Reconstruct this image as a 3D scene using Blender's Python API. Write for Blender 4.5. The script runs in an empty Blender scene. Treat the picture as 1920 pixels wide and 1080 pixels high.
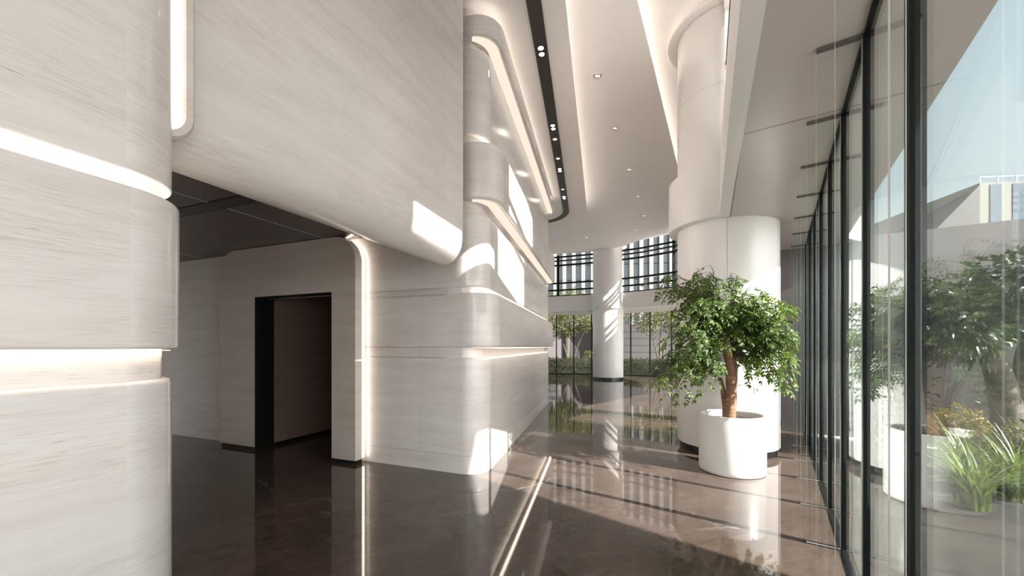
import bpy, bmesh, math, random
from mathutils import Vector, Matrix
R = random.Random(7)
C = bpy.context.scene.collection
PI = math.pi
U = Vector((.377, .926)).normalized()          # direction of the portal axis
V = Vector((-U.y, U.x))                        # along the back wall, to the left

# ------------------------------------------------------------------ materials
def new_mat(name):
    m = bpy.data.materials.new(name); m.use_nodes = True
    nt = m.node_tree; nt.nodes.clear()
    out = nt.nodes.new('ShaderNodeOutputMaterial')
    return m, nt, out
def N(nt, kind, **kw):
    n = nt.nodes.new(kind)
    for k, v in kw.items(): setattr(n, k, v)
    return n
def ramp(nt, src, stops):
    r = N(nt, 'ShaderNodeValToRGB')
    el = r.color_ramp.elements
    while len(el) > len(stops): el.remove(el[-1])
    while len(el) < len(stops): el.new(.5)
    for e, (p, c) in zip(el, stops):
        e.position = p; e.color = (*c, 1) if len(c) == 3 else c
    nt.links.new(src, r.inputs[0]); return r.outputs[0]
def mixc(nt, a, b, f, mode='MIX'):
    m = N(nt, 'ShaderNodeMix', data_type='RGBA', blend_type=mode)
    for i, v in ((0, f), (6, a), (7, b)):
        if hasattr(v, 'is_linked') or hasattr(v, 'node'): nt.links.new(v, m.inputs[i])
        else: m.inputs[i].default_value = (*v, 1) if i and len(v) == 3 else v
    return m.outputs[2]
def noise(nt, vec, scale, detail=6, rough=.6, dist=0):
    n = N(nt, 'ShaderNodeTexNoise'); n.inputs['Scale'].default_value = scale
    n.inputs['Detail'].default_value = detail; n.inputs['Roughness'].default_value = rough
    n.inputs['Distortion'].default_value = dist
    nt.links.new(vec, n.inputs['Vector']); return n.outputs['Fac']
def mapping(nt, vec, scale=(1,1,1), rot=(0,0,0), loc=(0,0,0)):
    m = N(nt, 'ShaderNodeMapping'); m.inputs['Scale'].default_value = scale
    m.inputs['Rotation'].default_value = rot; m.inputs['Location'].default_value = loc
    nt.links.new(vec, m.inputs['Vector']); return m.outputs[0]
def simple(name, col, rough=.5, metal=0, spec=.5, var=0, scale=6, coat=0):
    m, nt, out = new_mat(name)
    p = N(nt, 'ShaderNodeBsdfPrincipled')
    p.inputs['Roughness'].default_value = rough; p.inputs['Metallic'].default_value = metal
    p.inputs['Specular IOR Level'].default_value = spec; p.inputs['Coat Weight'].default_value = coat
    tc = N(nt, 'ShaderNodeTexCoord')
    f = noise(nt, tc.outputs['Object'], scale, 5)
    lo = tuple(max(0, c*(1-var)) for c in col); hi = tuple(min(1, c*(1+var)) for c in col)
    nt.links.new(ramp(nt, f, [(.3, lo), (.7, hi)]), p.inputs['Base Color'])
    nt.links.new(p.outputs[0], out.inputs[0]); return m
def emit(name, col, strength):
    m, nt, out = new_mat(name)
    e = N(nt, 'ShaderNodeEmission'); e.inputs[0].default_value = (*col, 1); e.inputs[1].default_value = strength
    nt.links.new(e.outputs[0], out.inputs[0]); return m

def marble(name, tint=(1,1,1), rough=.2, slope=.06):
    m, nt, out = new_mat(name)
    p = N(nt, 'ShaderNodeBsdfPrincipled')
    uv = N(nt, 'ShaderNodeTexCoord').outputs['UV']
    a = noise(nt, mapping(nt, uv, (.5, 5, 1), (0,0,slope)), 1.8, 7, .6, .4)
    b = noise(nt, mapping(nt, uv, (3.0, 95, 1), (0,0,slope*1.2)), 2.0, 6, .72, .25)
    c = noise(nt, mapping(nt, uv, (11, 190, 1), (0,0,slope*1.4), (3.1,1.7,0)), 1.0, 3, .6)
    g = noise(nt, mapping(nt, uv, (.8, 3, 1), (0,0,slope), (7.7,2.2,0)), 1.3, 3, .5)
    col = ramp(nt, a, [(.3, (.67*tint[0],.622*tint[1],.598*tint[2])), (.5, (.72*tint[0],.675*tint[1],.655*tint[2])), (.72, (.765*tint[0],.725*tint[1],.708*tint[2]))])
    s = ramp(nt, b, [(.33, (.68,.65,.615)), (.47, (.93,.92,.91)), (.57, (1,1,1))])
    col = mixc(nt, col, s, ramp(nt, g, [(.35, (.25,.25,.25)), (.7, (.95,.95,.95))]), 'MULTIPLY')
    pits = ramp(nt, c, [(.27, (.42,.37,.32)), (.325, (1,1,1))])
    col = mixc(nt, col, pits, ramp(nt, g, [(.42, (.1,.1,.1)), (.65, (.9,.9,.9))]), 'MULTIPLY')
    # slab to slab tone
    sx = N(nt, 'ShaderNodeSeparateXYZ'); nt.links.new(uv, sx.inputs[0])
    mu = N(nt, 'ShaderNodeMath', operation='MULTIPLY'); mu.inputs[1].default_value = 1/1.35; nt.links.new(sx.outputs[0], mu.inputs[0])
    fl = N(nt, 'ShaderNodeMath', operation='FLOOR'); nt.links.new(mu.outputs[0], fl.inputs[0])
    wn = N(nt, 'ShaderNodeTexWhiteNoise', noise_dimensions='1D'); nt.links.new(fl.outputs[0], wn.inputs['W'])
    tone = ramp(nt, wn.outputs['Value'], [(0, (.965,.96,.955)), (1, (1,1,1))])
    col = mixc(nt, col, tone, 1.0, 'MULTIPLY')
    nt.links.new(col, p.inputs['Base Color'])
    p.inputs['Roughness'].default_value = rough
    p.inputs['Specular IOR Level'].default_value = .5
    bp = N(nt, 'ShaderNodeBump'); bp.inputs['Strength'].default_value = .02; bp.inputs['Distance'].default_value = .002
    nt.links.new(b, bp.inputs['Height']); nt.links.new(bp.outputs[0], p.inputs['Normal'])
    nt.links.new(p.outputs[0], out.inputs[0]); return m

def floor_mat():
    m, nt, out = new_mat('polished dark floor')
    p = N(nt, 'ShaderNodeBsdfPrincipled')
    oc = N(nt, 'ShaderNodeTexCoord').outputs['Object']
    oc = mapping(nt, oc, (1,1,1), (0,0,-.39))
    a = noise(nt, mapping(nt, oc, (1,1.8,1)), .9, 9, .68, .6)
    b = noise(nt, mapping(nt, oc, (3,6,1)), 2.2, 6, .7, .8)
    col = ramp(nt, a, [(.3, (.062,.0455,.0365)), (.5, (.087,.0645,.0525)), (.7, (.120,.090,.0745))])
    col = mixc(nt, col, ramp(nt, b, [(.35, (.74,.73,.72)), (.65, (1.08,1.07,1.06))]), .7, 'MULTIPLY')
    vo = N(nt, 'ShaderNodeTexVoronoi', feature='DISTANCE_TO_EDGE'); vo.inputs['Scale'].default_value = .62
    wob = N(nt, 'ShaderNodeTexNoise'); wob.inputs['Scale'].default_value = 1.3; wob.inputs['Detail'].default_value = 5
    nt.links.new(oc, wob.inputs['Vector'])
    va = N(nt, 'ShaderNodeVectorMath', operation='MULTIPLY_ADD'); va.inputs[1].default_value = (.9,.9,.9)
    nt.links.new(wob.outputs['Color'], va.inputs[0]); nt.links.new(oc, va.inputs[2]); nt.links.new(va.outputs[0], vo.inputs['Vector'])
    vein = ramp(nt, vo.outputs['Distance'], [(0, (1,1,1)), (.006, (.25,.25,.25)), (.014, (0,0,0))])
    gate = ramp(nt, noise(nt, oc, .8, 3), [(.5, (0,0,0)), (.68, (.75,.75,.75))])
    vf = mixc(nt, vein, gate, 1.0, 'MULTIPLY')
    col = mixc(nt, col, (.36,.31,.27), vf)
    br = N(nt, 'ShaderNodeTexBrick'); br.inputs['Scale'].default_value = 1; br.inputs['Brick Width'].default_value = 1.5
    br.inputs['Row Height'].default_value = .75; br.inputs['Mortar Size'].default_value = .0018; br.inputs['Mortar Smooth'].default_value = 0
    nt.links.new(oc, br.inputs['Vector'])
    br.inputs['Color1'].default_value = (.9,.9,.9,1); br.inputs['Color2'].default_value = (1.06,1.06,1.06,1); br.inputs['Mortar'].default_value = (.5,.5,.5,1)
    col = mixc(nt, col, br.outputs['Color'], 1.0, 'MULTIPLY')
    nt.links.new(col, p.inputs['Base Color'])
    p.inputs['Roughness'].default_value = .045; p.inputs['Specular IOR Level'].default_value = .6
    nt.links.new(p.outputs[0], out.inputs[0]); return m

def glass_mat(name, tint=(.982,.994,.990), boost=0.0, refl=.62):
    m, nt, out = new_mat(name)
    g = N(nt, 'ShaderNodeNewGeometry')
    mr = N(nt, 'ShaderNodeMapRange'); mr.inputs['To Min'].default_value = 1.52; mr.inputs['To Max'].default_value = 1/1.52
    nt.links.new(g.outputs['Backfacing'], mr.inputs['Value'])
    fr = N(nt, 'ShaderNodeFresnel'); nt.links.new(mr.outputs[0], fr.inputs['IOR'])
    ad = N(nt, 'ShaderNodeMath', operation='ADD', use_clamp=True); ad.inputs[1].default_value = boost
    nt.links.new(fr.outputs[0], ad.inputs[0])
    t = N(nt, 'ShaderNodeBsdfTransparent'); t.inputs[0].default_value = (*tint, 1)
    gl = N(nt, 'ShaderNodeBsdfGlossy'); gl.inputs['Roughness'].default_value = 0.0; gl.inputs[0].default_value = (1,1,1,1)
    mx = N(nt, 'ShaderNodeMixShader'); at = N(nt, 'ShaderNodeMath', operation='MULTIPLY'); at.inputs[1].default_value = refl; nt.links.new(ad.outputs[0], at.inputs[0])
    nt.links.new(at.outputs[0], mx.inputs[0]); nt.links.new(t.outputs[0], mx.inputs[1]); nt.links.new(gl.outputs[0], mx.inputs[2])
    nt.links.new(mx.outputs[0], out.inputs[0]); return m

def leaf_mat(name, lo, hi, trans=.35, rough=.35):
    m, nt, out = new_mat(name)
    p = N(nt, 'ShaderNodeBsdfPrincipled'); p.inputs['Roughness'].default_value = rough
    oi = N(nt, 'ShaderNodeTexCoord')
    f = noise(nt, oi.outputs['Object'], 9, 4, .7)
    c = ramp(nt, f, [(.35, lo), (.65, hi)])
    nt.links.new(c, p.inputs['Base Color'])
    t = N(nt, 'ShaderNodeBsdfTranslucent')
    c2 = mixc(nt, c, (1.6,1.5,.5), 1.0, 'MULTIPLY'); nt.links.new(c2, t.inputs[0])
    mx = N(nt, 'ShaderNodeMixShader'); mx.inputs[0].default_value = trans
    nt.links.new(p.outputs[0], mx.inputs[1]); nt.links.new(t.outputs[0], mx.inputs[2])
    nt.links.new(mx.outputs[0], out.inputs[0]); return m

def bark_mat(name, a, b, c):
    m, nt, out = new_mat(name)
    p = N(nt, 'ShaderNodeBsdfPrincipled'); p.inputs['Roughness'].default_value = .7
    oc = N(nt, 'ShaderNodeTexCoord').outputs['Object']
    f = noise(nt, mapping(nt, oc, (9, 9, 30)), 1.0, 6, .7, .4)
    col = ramp(nt, f, [(.3, a), (.52, b), (.72, c)])
    nt.links.new(col, p.inputs['Base Color'])
    bp = N(nt, 'ShaderNodeBump'); bp.inputs['Strength'].default_value = .5; bp.inputs['Distance'].default_value = .01
    nt.links.new(f, bp.inputs['Height']); nt.links.new(bp.outputs[0], p.inputs['Normal'])
    nt.links.new(p.outputs[0], out.inputs[0]); return m

M = {}
M['marble'] = marble('pale veined marble')
M['marble_light'] = marble('pale veined marble, curved piece', (1.05,1.055,1.06), .13, .05)
M['marble_warm'] = marble('pale veined marble, doorway', (1.0,.965,.925), .18, .01)
M['marble_dim'] = marble('brown tinted passage stone', (.30,.225,.19), .25, .01)  # same marble, the passage's dimness put into its tint
M['floor'] = floor_mat()
M['plaster'] = simple('cream ceiling plaster', (.83,.79,.765), .55, var=.015, scale=2)
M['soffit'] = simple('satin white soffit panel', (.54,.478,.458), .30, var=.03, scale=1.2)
M['column'] = simple('white column coating', (.79,.762,.745), .28, var=.012, scale=2)
M['pot'] = simple('white planter shell', (.70,.685,.665), .35, var=.02, scale=3)
M['dark'] = simple('black metal', (.008,.008,.008), .35, var=.1)
M['frame'] = simple('charcoal metal frame', (.008,.009,.009), .5, var=.1, spec=.12)
M['joint'] = simple('dark joint', (.10,.09,.085), .6, var=.1)
M['seam'] = simple('fine panel joint', (.40,.38,.36), .6, var=.05)
M['steel'] = simple('brushed steel', (.6,.6,.6), .3, metal=1, var=.05)
M['brownpanel'] = simple('dark brown ceiling panel', (.060,.036,.031), .2, var=.25, scale=3)
M['track'] = simple('dark brown track housing', (.028,.022,.020), .35, var=.1)
M['greywall'] = simple('grey stone end wall', (.125,.113,.109), .5, var=.12, scale=2)
M['soil'] = simple('planter soil', (.07,.045,.03), .95, var=.4, scale=20)
M['glass'] = glass_mat('clear glass')
M['glass_fin'] = glass_mat('clear coated fin glass', refl=.18)
M['glass_edge'] = simple('frosted glass edge', (.86,.90,.89), .3, var=.05)
M['leaf'] = leaf_mat('glossy green leaf', (.038,.078,.018), (.145,.215,.052), .40, .45)
M['bark'] = bark_mat('reddish brown bark', (.10,.045,.022), (.24,.125,.07), (.42,.27,.18))
M['twig'] = simple('greenish brown twig', (.085,.075,.035), .6, var=.3)
M['bark2'] = bark_mat('pale outdoor bark', (.035,.026,.02), (.09,.07,.052), (.20,.155,.115))
M['leaf_out'] = leaf_mat('olive garden leaf', (.045,.055,.015), (.17,.17,.06), .35, .5)
M['leaf_dark'] = leaf_mat('dark garden leaf', (.008,.017,.006), (.035,.055,.018), .25, .4)
M['leaf_gold'] = leaf_mat('yellowish shrub leaf', (.10,.085,.02), (.26,.21,.06), .3, .5)
M['grass'] = leaf_mat('strappy grass blade', (.035,.065,.012), (.19,.27,.065), .3, .4)
M['hedge'] = leaf_mat('clipped hedge leaf', (.008,.013,.005), (.05,.048,.018), .2, .5)
M['led'] = emit('warm cove light', (1.0,.86,.70), 8)
M['led_dim'] = emit('dim warm cove light', (1.0,.91,.82), 9)
M['led_faint'] = emit('faint warm cove light', (1.0,.90,.78), 2.2)
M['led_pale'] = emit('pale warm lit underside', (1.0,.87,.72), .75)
M['led_soft'] = emit('soft white light slot', (1.0,.94,.86), 1.9)
M['lamp'] = emit('spotlight lens', (1.0,.93,.80), 30)
M['downlamp'] = emit('downlight lens', (1.0,.95,.88), 1.1)
M['ground'] = simple('paved ground outside', (.52,.505,.48), .8, var=.08, scale=.8)
M['bed'] = simple('dark planting soil', (.022,.019,.016), .95, var=.4, scale=5)
M['lawn'] = simple('lawn grass', (.10,.11,.045), .9, var=.3, scale=3)
M['bwhite'] = simple('white facade fin', (.21,.206,.20), .6, var=.03)
M['bglass'] = simple('blue tinted facade glass', (.03,.05,.07), .25, var=.3, scale=.5)
M['mauve'] = simple('mauve grey stone cladding', (.105,.09,.09), .7, var=.08, scale=1)
M['bcream'] = simple('greenish cream facade', (.125,.125,.105), .7, var=.04)
M['broof'] = simple('grey slate side', (.035,.031,.03), .7, var=.1)

# ------------------------------------------------------------------ mesh helpers
BASE = {}
class MB:
    def __init__(s): s.v = []; s.f = []; s.m = []; s.uv = []
    def face(s, pts, uvs=None, mi=0):
        i = len(s.v); s.v += [tuple(p) for p in pts]; s.f.append(tuple(range(i, i+len(pts)))); s.m.append(mi)
        s.uv.append(uvs or [(p[0]+p[1], p[2]) for p in pts])
    def box(s, c, sx, sy, sz, ax=Vector((1,0)), mi=0):
        """oriented box, c = centre; ax = plan direction of the x side"""
        ax = Vector((ax[0], ax[1])).normalized(); ay = Vector((-ax.y, ax.x))
        P = {}
        for i in (-1,1):
            for j in (-1,1):
                for k in (-1,1):
                    q = ax*(i*sx/2) + ay*(j*sy/2)
                    P[i,j,k] = (c[0]+q.x, c[1]+q.y, c[2]+k*sz/2)
        for a in ([(-1,-1,-1),(-1,1,-1),(1,1,-1),(1,-1,-1)], [(-1,-1,1),(1,-1,1),(1,1,1),(-1,1,1)],
                  [(-1,-1,-1),(1,-1,-1),(1,-1,1),(-1,-1,1)], [(1,1,-1),(-1,1,-1),(-1,1,1),(1,1,1)],
                  [(1,-1,-1),(1,1,-1),(1,1,1),(1,-1,1)], [(-1,1,-1),(-1,-1,-1),(-1,-1,1),(-1,1,1)]):
            s.face([P[t] for t in a], mi=mi)
    def grid(s, rows, uvs=None, mi=0, closed=False):
        """rows of equal length points, shared vertices"""
        b = len(s.v); n = len(rows[0])
        for r in rows: s.v += [tuple(p) for p in r]
        for i in range(len(rows)-1):
            for j in range(n if closed else n-1):
                j2 = (j+1) % n
                q = (b+i*n+j, b+i*n+j2, b+(i+1)*n+j2, b+(i+1)*n+j)
                s.f.append(q); s.m.append(mi)
                if uvs: s.uv.append([uvs[i][j], uvs[i][j2], uvs[i+1][j2], uvs[i+1][j]])
                else: s.uv.append([(s.v[k][0]+s.v[k][1], s.v[k][2]) for k in q])
    def prism(s, poly, z0, z1, mi=0, mi_side=None):
        """vertical prism over a plan polygon"""
        n = len(poly)
        s.face([(x,y,z0) for x,y in reversed(poly)], mi=mi); s.face([(x,y,z1) for x,y in poly], mi=mi)
        a = 0
        for i in range(n):
            p, q = poly[i], poly[(i+1) % n]; l = math.dist(p, q)
            s.face([(p[0],p[1],z0),(q[0],q[1],z0),(q[0],q[1],z1),(p[0],p[1],z1)],
                   [(a,z0),(a+l,z0),(a+l,z1),(a,z1)], mi if mi_side is None else mi_side); a += l
    def tube(s, pts, rad, n=10, mi=0, cap=True):
        pts = [Vector(p) for p in pts]; rows = []; ref = Vector((.31,.17,.93)).normalized()
        for i, p in enumerate(pts):
            t = (pts[min(i+1,len(pts)-1)] - pts[max(i-1,0)]).normalized()
            a = t.cross(ref)
            if a.length < .05: a = t.cross(Vector((1,0,0)))
            a.normalize(); b = t.cross(a)
            r = rad[i] if hasattr(rad, '__len__') else rad
            rows.append([p + (a*math.cos(k*2*PI/n) + b*math.sin(k*2*PI/n))*r for k in range(n)])
        s.grid(rows, mi=mi, closed=True)
        if cap:
            s.face(rows[-1], mi=mi); s.face(list(reversed(rows[0])), mi=mi)
    def lathe(s, cx, cy, prof, n=72, mi=0, squash=None):
        rows = []
        for r, z in prof:
            rows.append([(cx + r*math.cos(k*2*PI/n), cy + r*math.sin(k*2*PI/n), z) for k in range(n)])
        uv = [[(k*2*PI/n*prof[0][0], z) for k in range(n)] for r, z in prof]
        s.grid(rows, uv, mi=mi, closed=True)
    def build(s, name, mats, parent=None, smooth=True, angle=35, base=None):
        me = bpy.data.meshes.new(name)
        off = Vector(base) if base else Vector((0,0,0))
        me.from_pydata([Vector(p)-off for p in s.v], [], s.f)
        if not isinstance(mats, (list, tuple)): mats = [mats]
        for m in mats: me.materials.append(m)
        me.polygons.foreach_set('material_index', s.m)
        lay = me.uv_layers.new(name='UVMap')
        flat = [c for f in s.uv for uv in f for c in uv]
        lay.data.foreach_set('uv', flat)
        if smooth:
            me.polygons.foreach_set('use_smooth', [True]*len(s.f)); me.set_sharp_from_angle(angle=math.radians(angle))
        me.update()
        o = bpy.data.objects.new(name, me); C.objects.link(o)
        o.location = off
        if parent is not None:
            o.parent = parent
            o.location = off - BASE.get(parent.name, Vector(parent.location))
        BASE[o.name] = off
        return o
def tag(o, label, cat, group=None):
    o['label'] = label; o['category'] = cat
    if group: o['group'] = group
    return o
def thing(name, label, cat, loc=(0,0,0), group=None):
    o = bpy.data.objects.new(name, None); C.objects.link(o); o.location = loc; o.empty_display_size = .1
    return tag(o, label, cat, group)
def struct(name, label, cat, loc=(0,0,0)):
    o = thing(name, label, cat, loc); o['kind'] = 'structure'; return o
def mark(o, label, cat):
    tag(o, label, cat); o['kind'] = 'structure'; return o

def rounded(pts, radii, seg=14, step=None):
    """plan polyline with rounded corners"""
    out = [Vector(pts[0])]
    for i in range(1, len(pts)-1):
        p, a, b = Vector(pts[i]), Vector(pts[i-1]), Vector(pts[i+1])
        da, db = (a-p).normalized(), (b-p).normalized()
        ang = math.acos(max(-1, min(1, da.dot(db)))); r = radii[i-1]
        if r <= 0 or abs(PI-ang) < 1e-3: out.append(p); continue
        L = r/math.tan(ang/2); c = p + (da+db).normalized()*(r/math.sin(ang/2))
        s0 = p+da*L-c; e0 = p+db*L-c
        a0 = math.atan2(s0.y, s0.x); a1 = math.atan2(e0.y, e0.x)
        d = (a1-a0+PI) % (2*PI) - PI
        for k in range(seg+1):
            t = a0+d*k/seg; out.append(c+Vector((math.cos(t), math.sin(t)))*r)
    out.append(Vector(pts[-1])); return out
def path_frames(pts, side=1):
    """list of (p, normal, s); side=+1: normal to the right of travel"""
    res = []; s = 0
    for i, p in enumerate(pts):
        if i: s += (p-pts[i-1]).length
        t = None
        if i == 0: t = (pts[1]-p).normalized()
        elif i == len(pts)-1: t = (p-pts[i-1]).normalized()
        else: t = ((p-pts[i-1]).normalized()+(pts[i+1]-p).normalized()).normalized()
        res.append((p, Vector((t.y, -t.x))*side, s))
    return res
def sweep(mb, frames, prof, w=None, mi=0):
    """prof [(d,z)] swept along the path; d measured along the normal, scaled by w(s) when it is a pair (d0,d1)"""
    rows = []; uvs = []
    acc = [0]
    for j in range(1, len(prof)):
        d0 = prof[j-1][0]; d1 = prof[j][0]
        acc.append(acc[-1] + 0)
    for (p, n, s) in frames:
        ww = w(s) if w else 1
        row = []; uv = []
        vv = None; last = None
        for d, z in prof:
            dd = d[0]+(d[1]-d[0])*ww if isinstance(d, tuple) else d
            if last is None: vv = z
            else: vv += math.hypot(dd-last[0], z-last[1]) if abs(z-last[1]) > 1e-6 else 0.001
            last = (dd, z)
            q = p+n*dd; row.append((q.x, q.y, z)); uv.append((s, z + (0 if abs(z-vv) < 1e9 else 0)))
        rows.append(row); uvs.append(uv)
    mb.grid(rows, uvs, mi=mi)
def subdivide(pts, maxlen=.6):
    out = [pts[0]]
    for a, b in zip(pts, pts[1:]):
        n = max(1, int((b-a).length/maxlen))
        for k in range(1, n+1): out.append(a.lerp(b, k/n))
    return out
def obox(mb, a, b, off, th, z0, z1, mi=0):
    """wall box along a->b, from off to off+th to the right of travel"""
    a, b = Vector(a), Vector(b); t = (b-a).normalized(); n = Vector((t.y, -t.x))
    p = [a+n*off, b+n*off, b+n*(off+th), a+n*(off+th)]
    if th > 0: p.reverse()
    mb.prism([(q.x, q.y) for q in p], z0, z1, mi)

# ------------------------------------------------------------------ floor and grounds
mb = MB(); mb.prism([(-11,-5),(-.4975*0-3.0,-5.2),(8.6,9.5),(10,14),(9.4,20),(5,24),(-11,24)][0:1]+[(-2.86,-5),(5.2,6.95),(8.2,10),(9.3,14),(9.2,17.2),(8.5,18.8),(6.3,21),(4.1,21.8),(1.5,22.4),(-3,22.8),(-11,22.8)], -.12, 0)
o = mb.build('floor', M['floor'], smooth=False); mark(o, 'polished dark brown marble floor with pale veins', 'floor')
mb = MB(); mb.prism([(-60,-40),(70,-40),(70,90),(-60,90)], -.4, -.14)
o = mb.build('ground', M['ground'], smooth=False); mark(o, 'pale paved ground outside the building', 'ground')

# ------------------------------------------------------------------ the stacked marble wing (centre)
corner = Vector((-.323, 4.566))
wdir = Vector((.215, 1)).normalized()
wing_far = corner + wdir*6.55
ret_far = corner + V*6.3
pts = rounded([ret_far, corner, wing_far, wing_far+Vector((-4.5,1.6))], [.26, .5], 16)
pts = subdivide(pts, .2)
fr = path_frames(pts, 1)
# arc length where the corner arc starts and ends
half = .26/math.tan(math.acos(V.dot(wdir))/2)
s_a = 6.3-half; s_b = s_a + .26*(PI-math.acos(V.dot(wdir)))
def sm(t): t = max(0, min(1, t)); return t*t*(3-2*t)
def wing_w(s): return sm((s-s_a+.10)/(s_b-s_a+.02))
wing = struct('wall_center', 'tall pale marble wall of stacked rounded bands with lit slots, in the middle of the hall', 'wall')
def band(parent, frames, z0, z1, e, w, r0=.03, r1=.03, name='stone_band', mat=None, back=-.25, e0=0.0):
    prof = [((e0-.02, back), z0)]
    for k in range(5):
        a = k/4*PI/2; prof.append(((e0+0.0, e-r0+r0*math.sin(a)), z0+r0*(1-math.cos(a))*1.0))
    for k in range(5):
        a = k/4*PI/2; prof.append(((e0+0.0, e-r1+r1*math.cos(a)), z1-r1+r1*math.sin(a)))
    prof.append(((e0-.02, back), z1))
    m = MB(); sweep(m, frames, prof, w); return m.build(name, mat or M['marble'], parent, angle=40)
ZB = [(.215,1.37,0.0),(1.49,2.13,.115),(2.20,3.07,.0),(3.22,3.87,.165),(4.0,5.03,.0),(5.11,5.34,.165)]
i_r = next(i for i, f in enumerate(fr) if f[2] > 6.3-2.08)      # the passage opening cuts the return wall
i_l = max(i for i, f in enumerate(fr) if f[2] < 6.3-3.62)
band(wing, fr[i_r:], 0.0, .212, .002, wing_w, .001, .002, 'plinth')
m = MB(); sweep(m, fr[:i_l+1], [(-.2,0),(0,0),(0,2.205),(-.2,2.205)], None); m.build('recess_panel', M['marble_light'], wing)
i_b = next(i for i, f in enumerate(fr) if f[2] > s_b-.004)
for z0, z1, e in ZB:
    p = band(wing, fr[i_b:], z0, z1, e, wing_w, .004 if z0 < .3 else .035, .03)
    c = band(wing, fr[(i_r if z1 < 2.15 else 0):i_b+1], z0, z1, e, wing_w, .004 if z0 < .3 else .035, .03, 'corner_band', M['marble_light'])
    c.parent = p
slots = [(1.37,1.49,'top',.115,.0),(2.13,2.20,'bot',.0,.115),(3.07,3.22,'top',.165,0),(3.87,4.0,'bot',0,.165),(5.03,5.11,'top',.165,0),(5.34,5.5,'bot',0,.165)]
for z0, z1, where, e_up, e_lo in slots:
    m = MB(); sweep(m, fr[(i_r if z1 < 2.3 else 0):], [((0,-.10), z0-.01), ((0,-.10), z1+.01)], wing_w); m.build('slot_back', M['marble'], wing)
    # light strip hides behind the lip; pale ones make the whole underside glow
    m = MB(); ff = [f for f in fr if s_a+.12 < f[2] < s_b+6.0]
    z = z1-.012 if where == 'top' else z0+.012
    if z0 == 1.37: d0, d1, kind = .03, .07, 'led'
    elif where == 'top': d0, d1, kind = -.03, .105, 'led_pale'  # lit look of the underside put in as its own glow
    elif z0 > 5.3: d0, d1, kind = .0, .10, 'led_faint'
    else: d0, d1, kind = -.09, -.055, 'led'
    sweep(m, ff, [((0,d0), z), ((0,d1), z)], wing_w)
    o = m.build('light_strip', M[kind], wing, smooth=False); o['label'] = 'warm glowing strip or glowing underside of a lit slot'

# ------------------------------------------------------------------ the near left stack
bc = Vector((-1.70, 1.61)); Rb = .245
nf = -V                                             # outward normal of the face
fa = bc + nf*Rb
left_pts = [fa - U*4.4, fa + U*Rb, fa + U*Rb + V*5.2]
lp = subdivide(rounded(left_pts, [Rb-.0001], 18), .5)
lf = path_frames(lp, 1)
block = struct('wall_left', 'near pale marble wall of stacked bands with a rounded end, at the left edge', 'wall')
one = lambda s: 1
i_c = next(i for i, f in enumerate(lf) if f[2] > 4.395)
for z0, z1, e in [(0.0,1.363,0.0),(1.49,2.116,.026),(2.175,3.6,0.0),(3.62,5.6,.026)]:
    p = band(block, lf[:i_c+1], z0, z1, e, one, .004 if z1 < 1.4 else .012, .02, back=-.15)
    band(p, lf[i_c:], z0, z1, e, one, .004 if z1 < 1.4 else .012, .02, 'corner_band', M['marble_light'], back=-.15)
for z0, z1 in [(1.363,1.49),(2.116,2.175),(3.6,3.62)]:
    m = MB(); sweep(m, lf, [(-.034, z0-.02), (-.034, z1+.02)]); m.build('slot_back', M['marble'], block)
m = MB(); sweep(m, lf[:-3], [(-.028, 1.484), (-.004, 1.484)]); o = m.build('light_strip', M['led'], block, smooth=False); o['label'] = 'warm glowing strip or glowing underside of a lit slot'
m = MB(); sweep(m, lf[:-3], [(-.03, 2.121), (-.004, 2.121)]); o = m.build('light_strip', M['led'], block, smooth=False); o['label'] = 'warm glowing strip or glowing underside of a lit slot'

# ------------------------------------------------------------------ the hanging slab (lintel) between them
L0 = Vector((-.53, 4.3))
lint_pts = subdivide([L0 - U*3.05, L0], .6)
lfr = path_frames(lint_pts, 1)
prof = [(-.34, 5.6), (-.34, 2.46), (-.31, 2.415), (-.27, 2.40)]
for k in range(1, 13):
    a = k/12*PI/2; prof.append((-.25+.25*math.sin(a), 2.40+.26*(1-math.cos(a))))
prof += [(0, 3.0), (0, 5.6)]
m = MB(); sweep(m, lfr, prof)
m.face([(L0+(-V)*d).to_tuple()+(z,) for d, z in prof])
lint = m.build('wall_upper', M['marble'], angle=40); mark(lint, 'huge pale marble slab with a rounded lower edge hanging above the doorway recess', 'wall')
# upright light niche with rounded lower end at the slab's near end
def on_lintel(t, d, z): q = L0 - U*t - V*d; return (q.x, q.y, z)
t0, t1 = 2.662, 2.95; zb = 2.455
m = MB(); rr = .10
outl = [(t0, 5.5)] + [(t0+rr-rr*math.cos(a*PI/2/10), zb+rr-rr*math.sin(a*PI/2/10)) for a in range(11)] + [(t1, zb), (t1, 5.5)]
m.face([on_lintel(t, .012, z) for t, z in outl]); o = m.build('light_panel', M['led_soft'], lint, smooth=False); o['label'] = 'soft white light panel in an upright niche with a round lower end'
m = MB()
line = outl[:-2]+[(t1, zb)]
a_ = []; b_ = []
for i, (t, z) in enumerate(line):
    p = Vector((t, z)); q0 = Vector(line[max(0,i-1)]); q1 = Vector(line[min(len(line)-1,i+1)])
    tg = (q1-q0).normalized(); nn = Vector((tg.y, -tg.x))*-1
    if i == 0: nn = Vector((-1,0))
    a_.append(p); b_.append(p - nn*(-.0) + (Vector((-1,0)) if i < 2 else (p-Vector((t0+rr, zb+rr))).normalized() if i < 11 else Vector((0,-1)))*.043)
rows = []
for p, q in zip(a_, b_):
    rows.append([on_lintel(p.x,.0,p.y), on_lintel(p.x,.05,p.y), on_lintel((p.x*.35+q.x*.65),.05,(p.y*.35+q.y*.65)), on_lintel(q.x,.03,q.y), on_lintel(q.x,-.002,q.y)])
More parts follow.
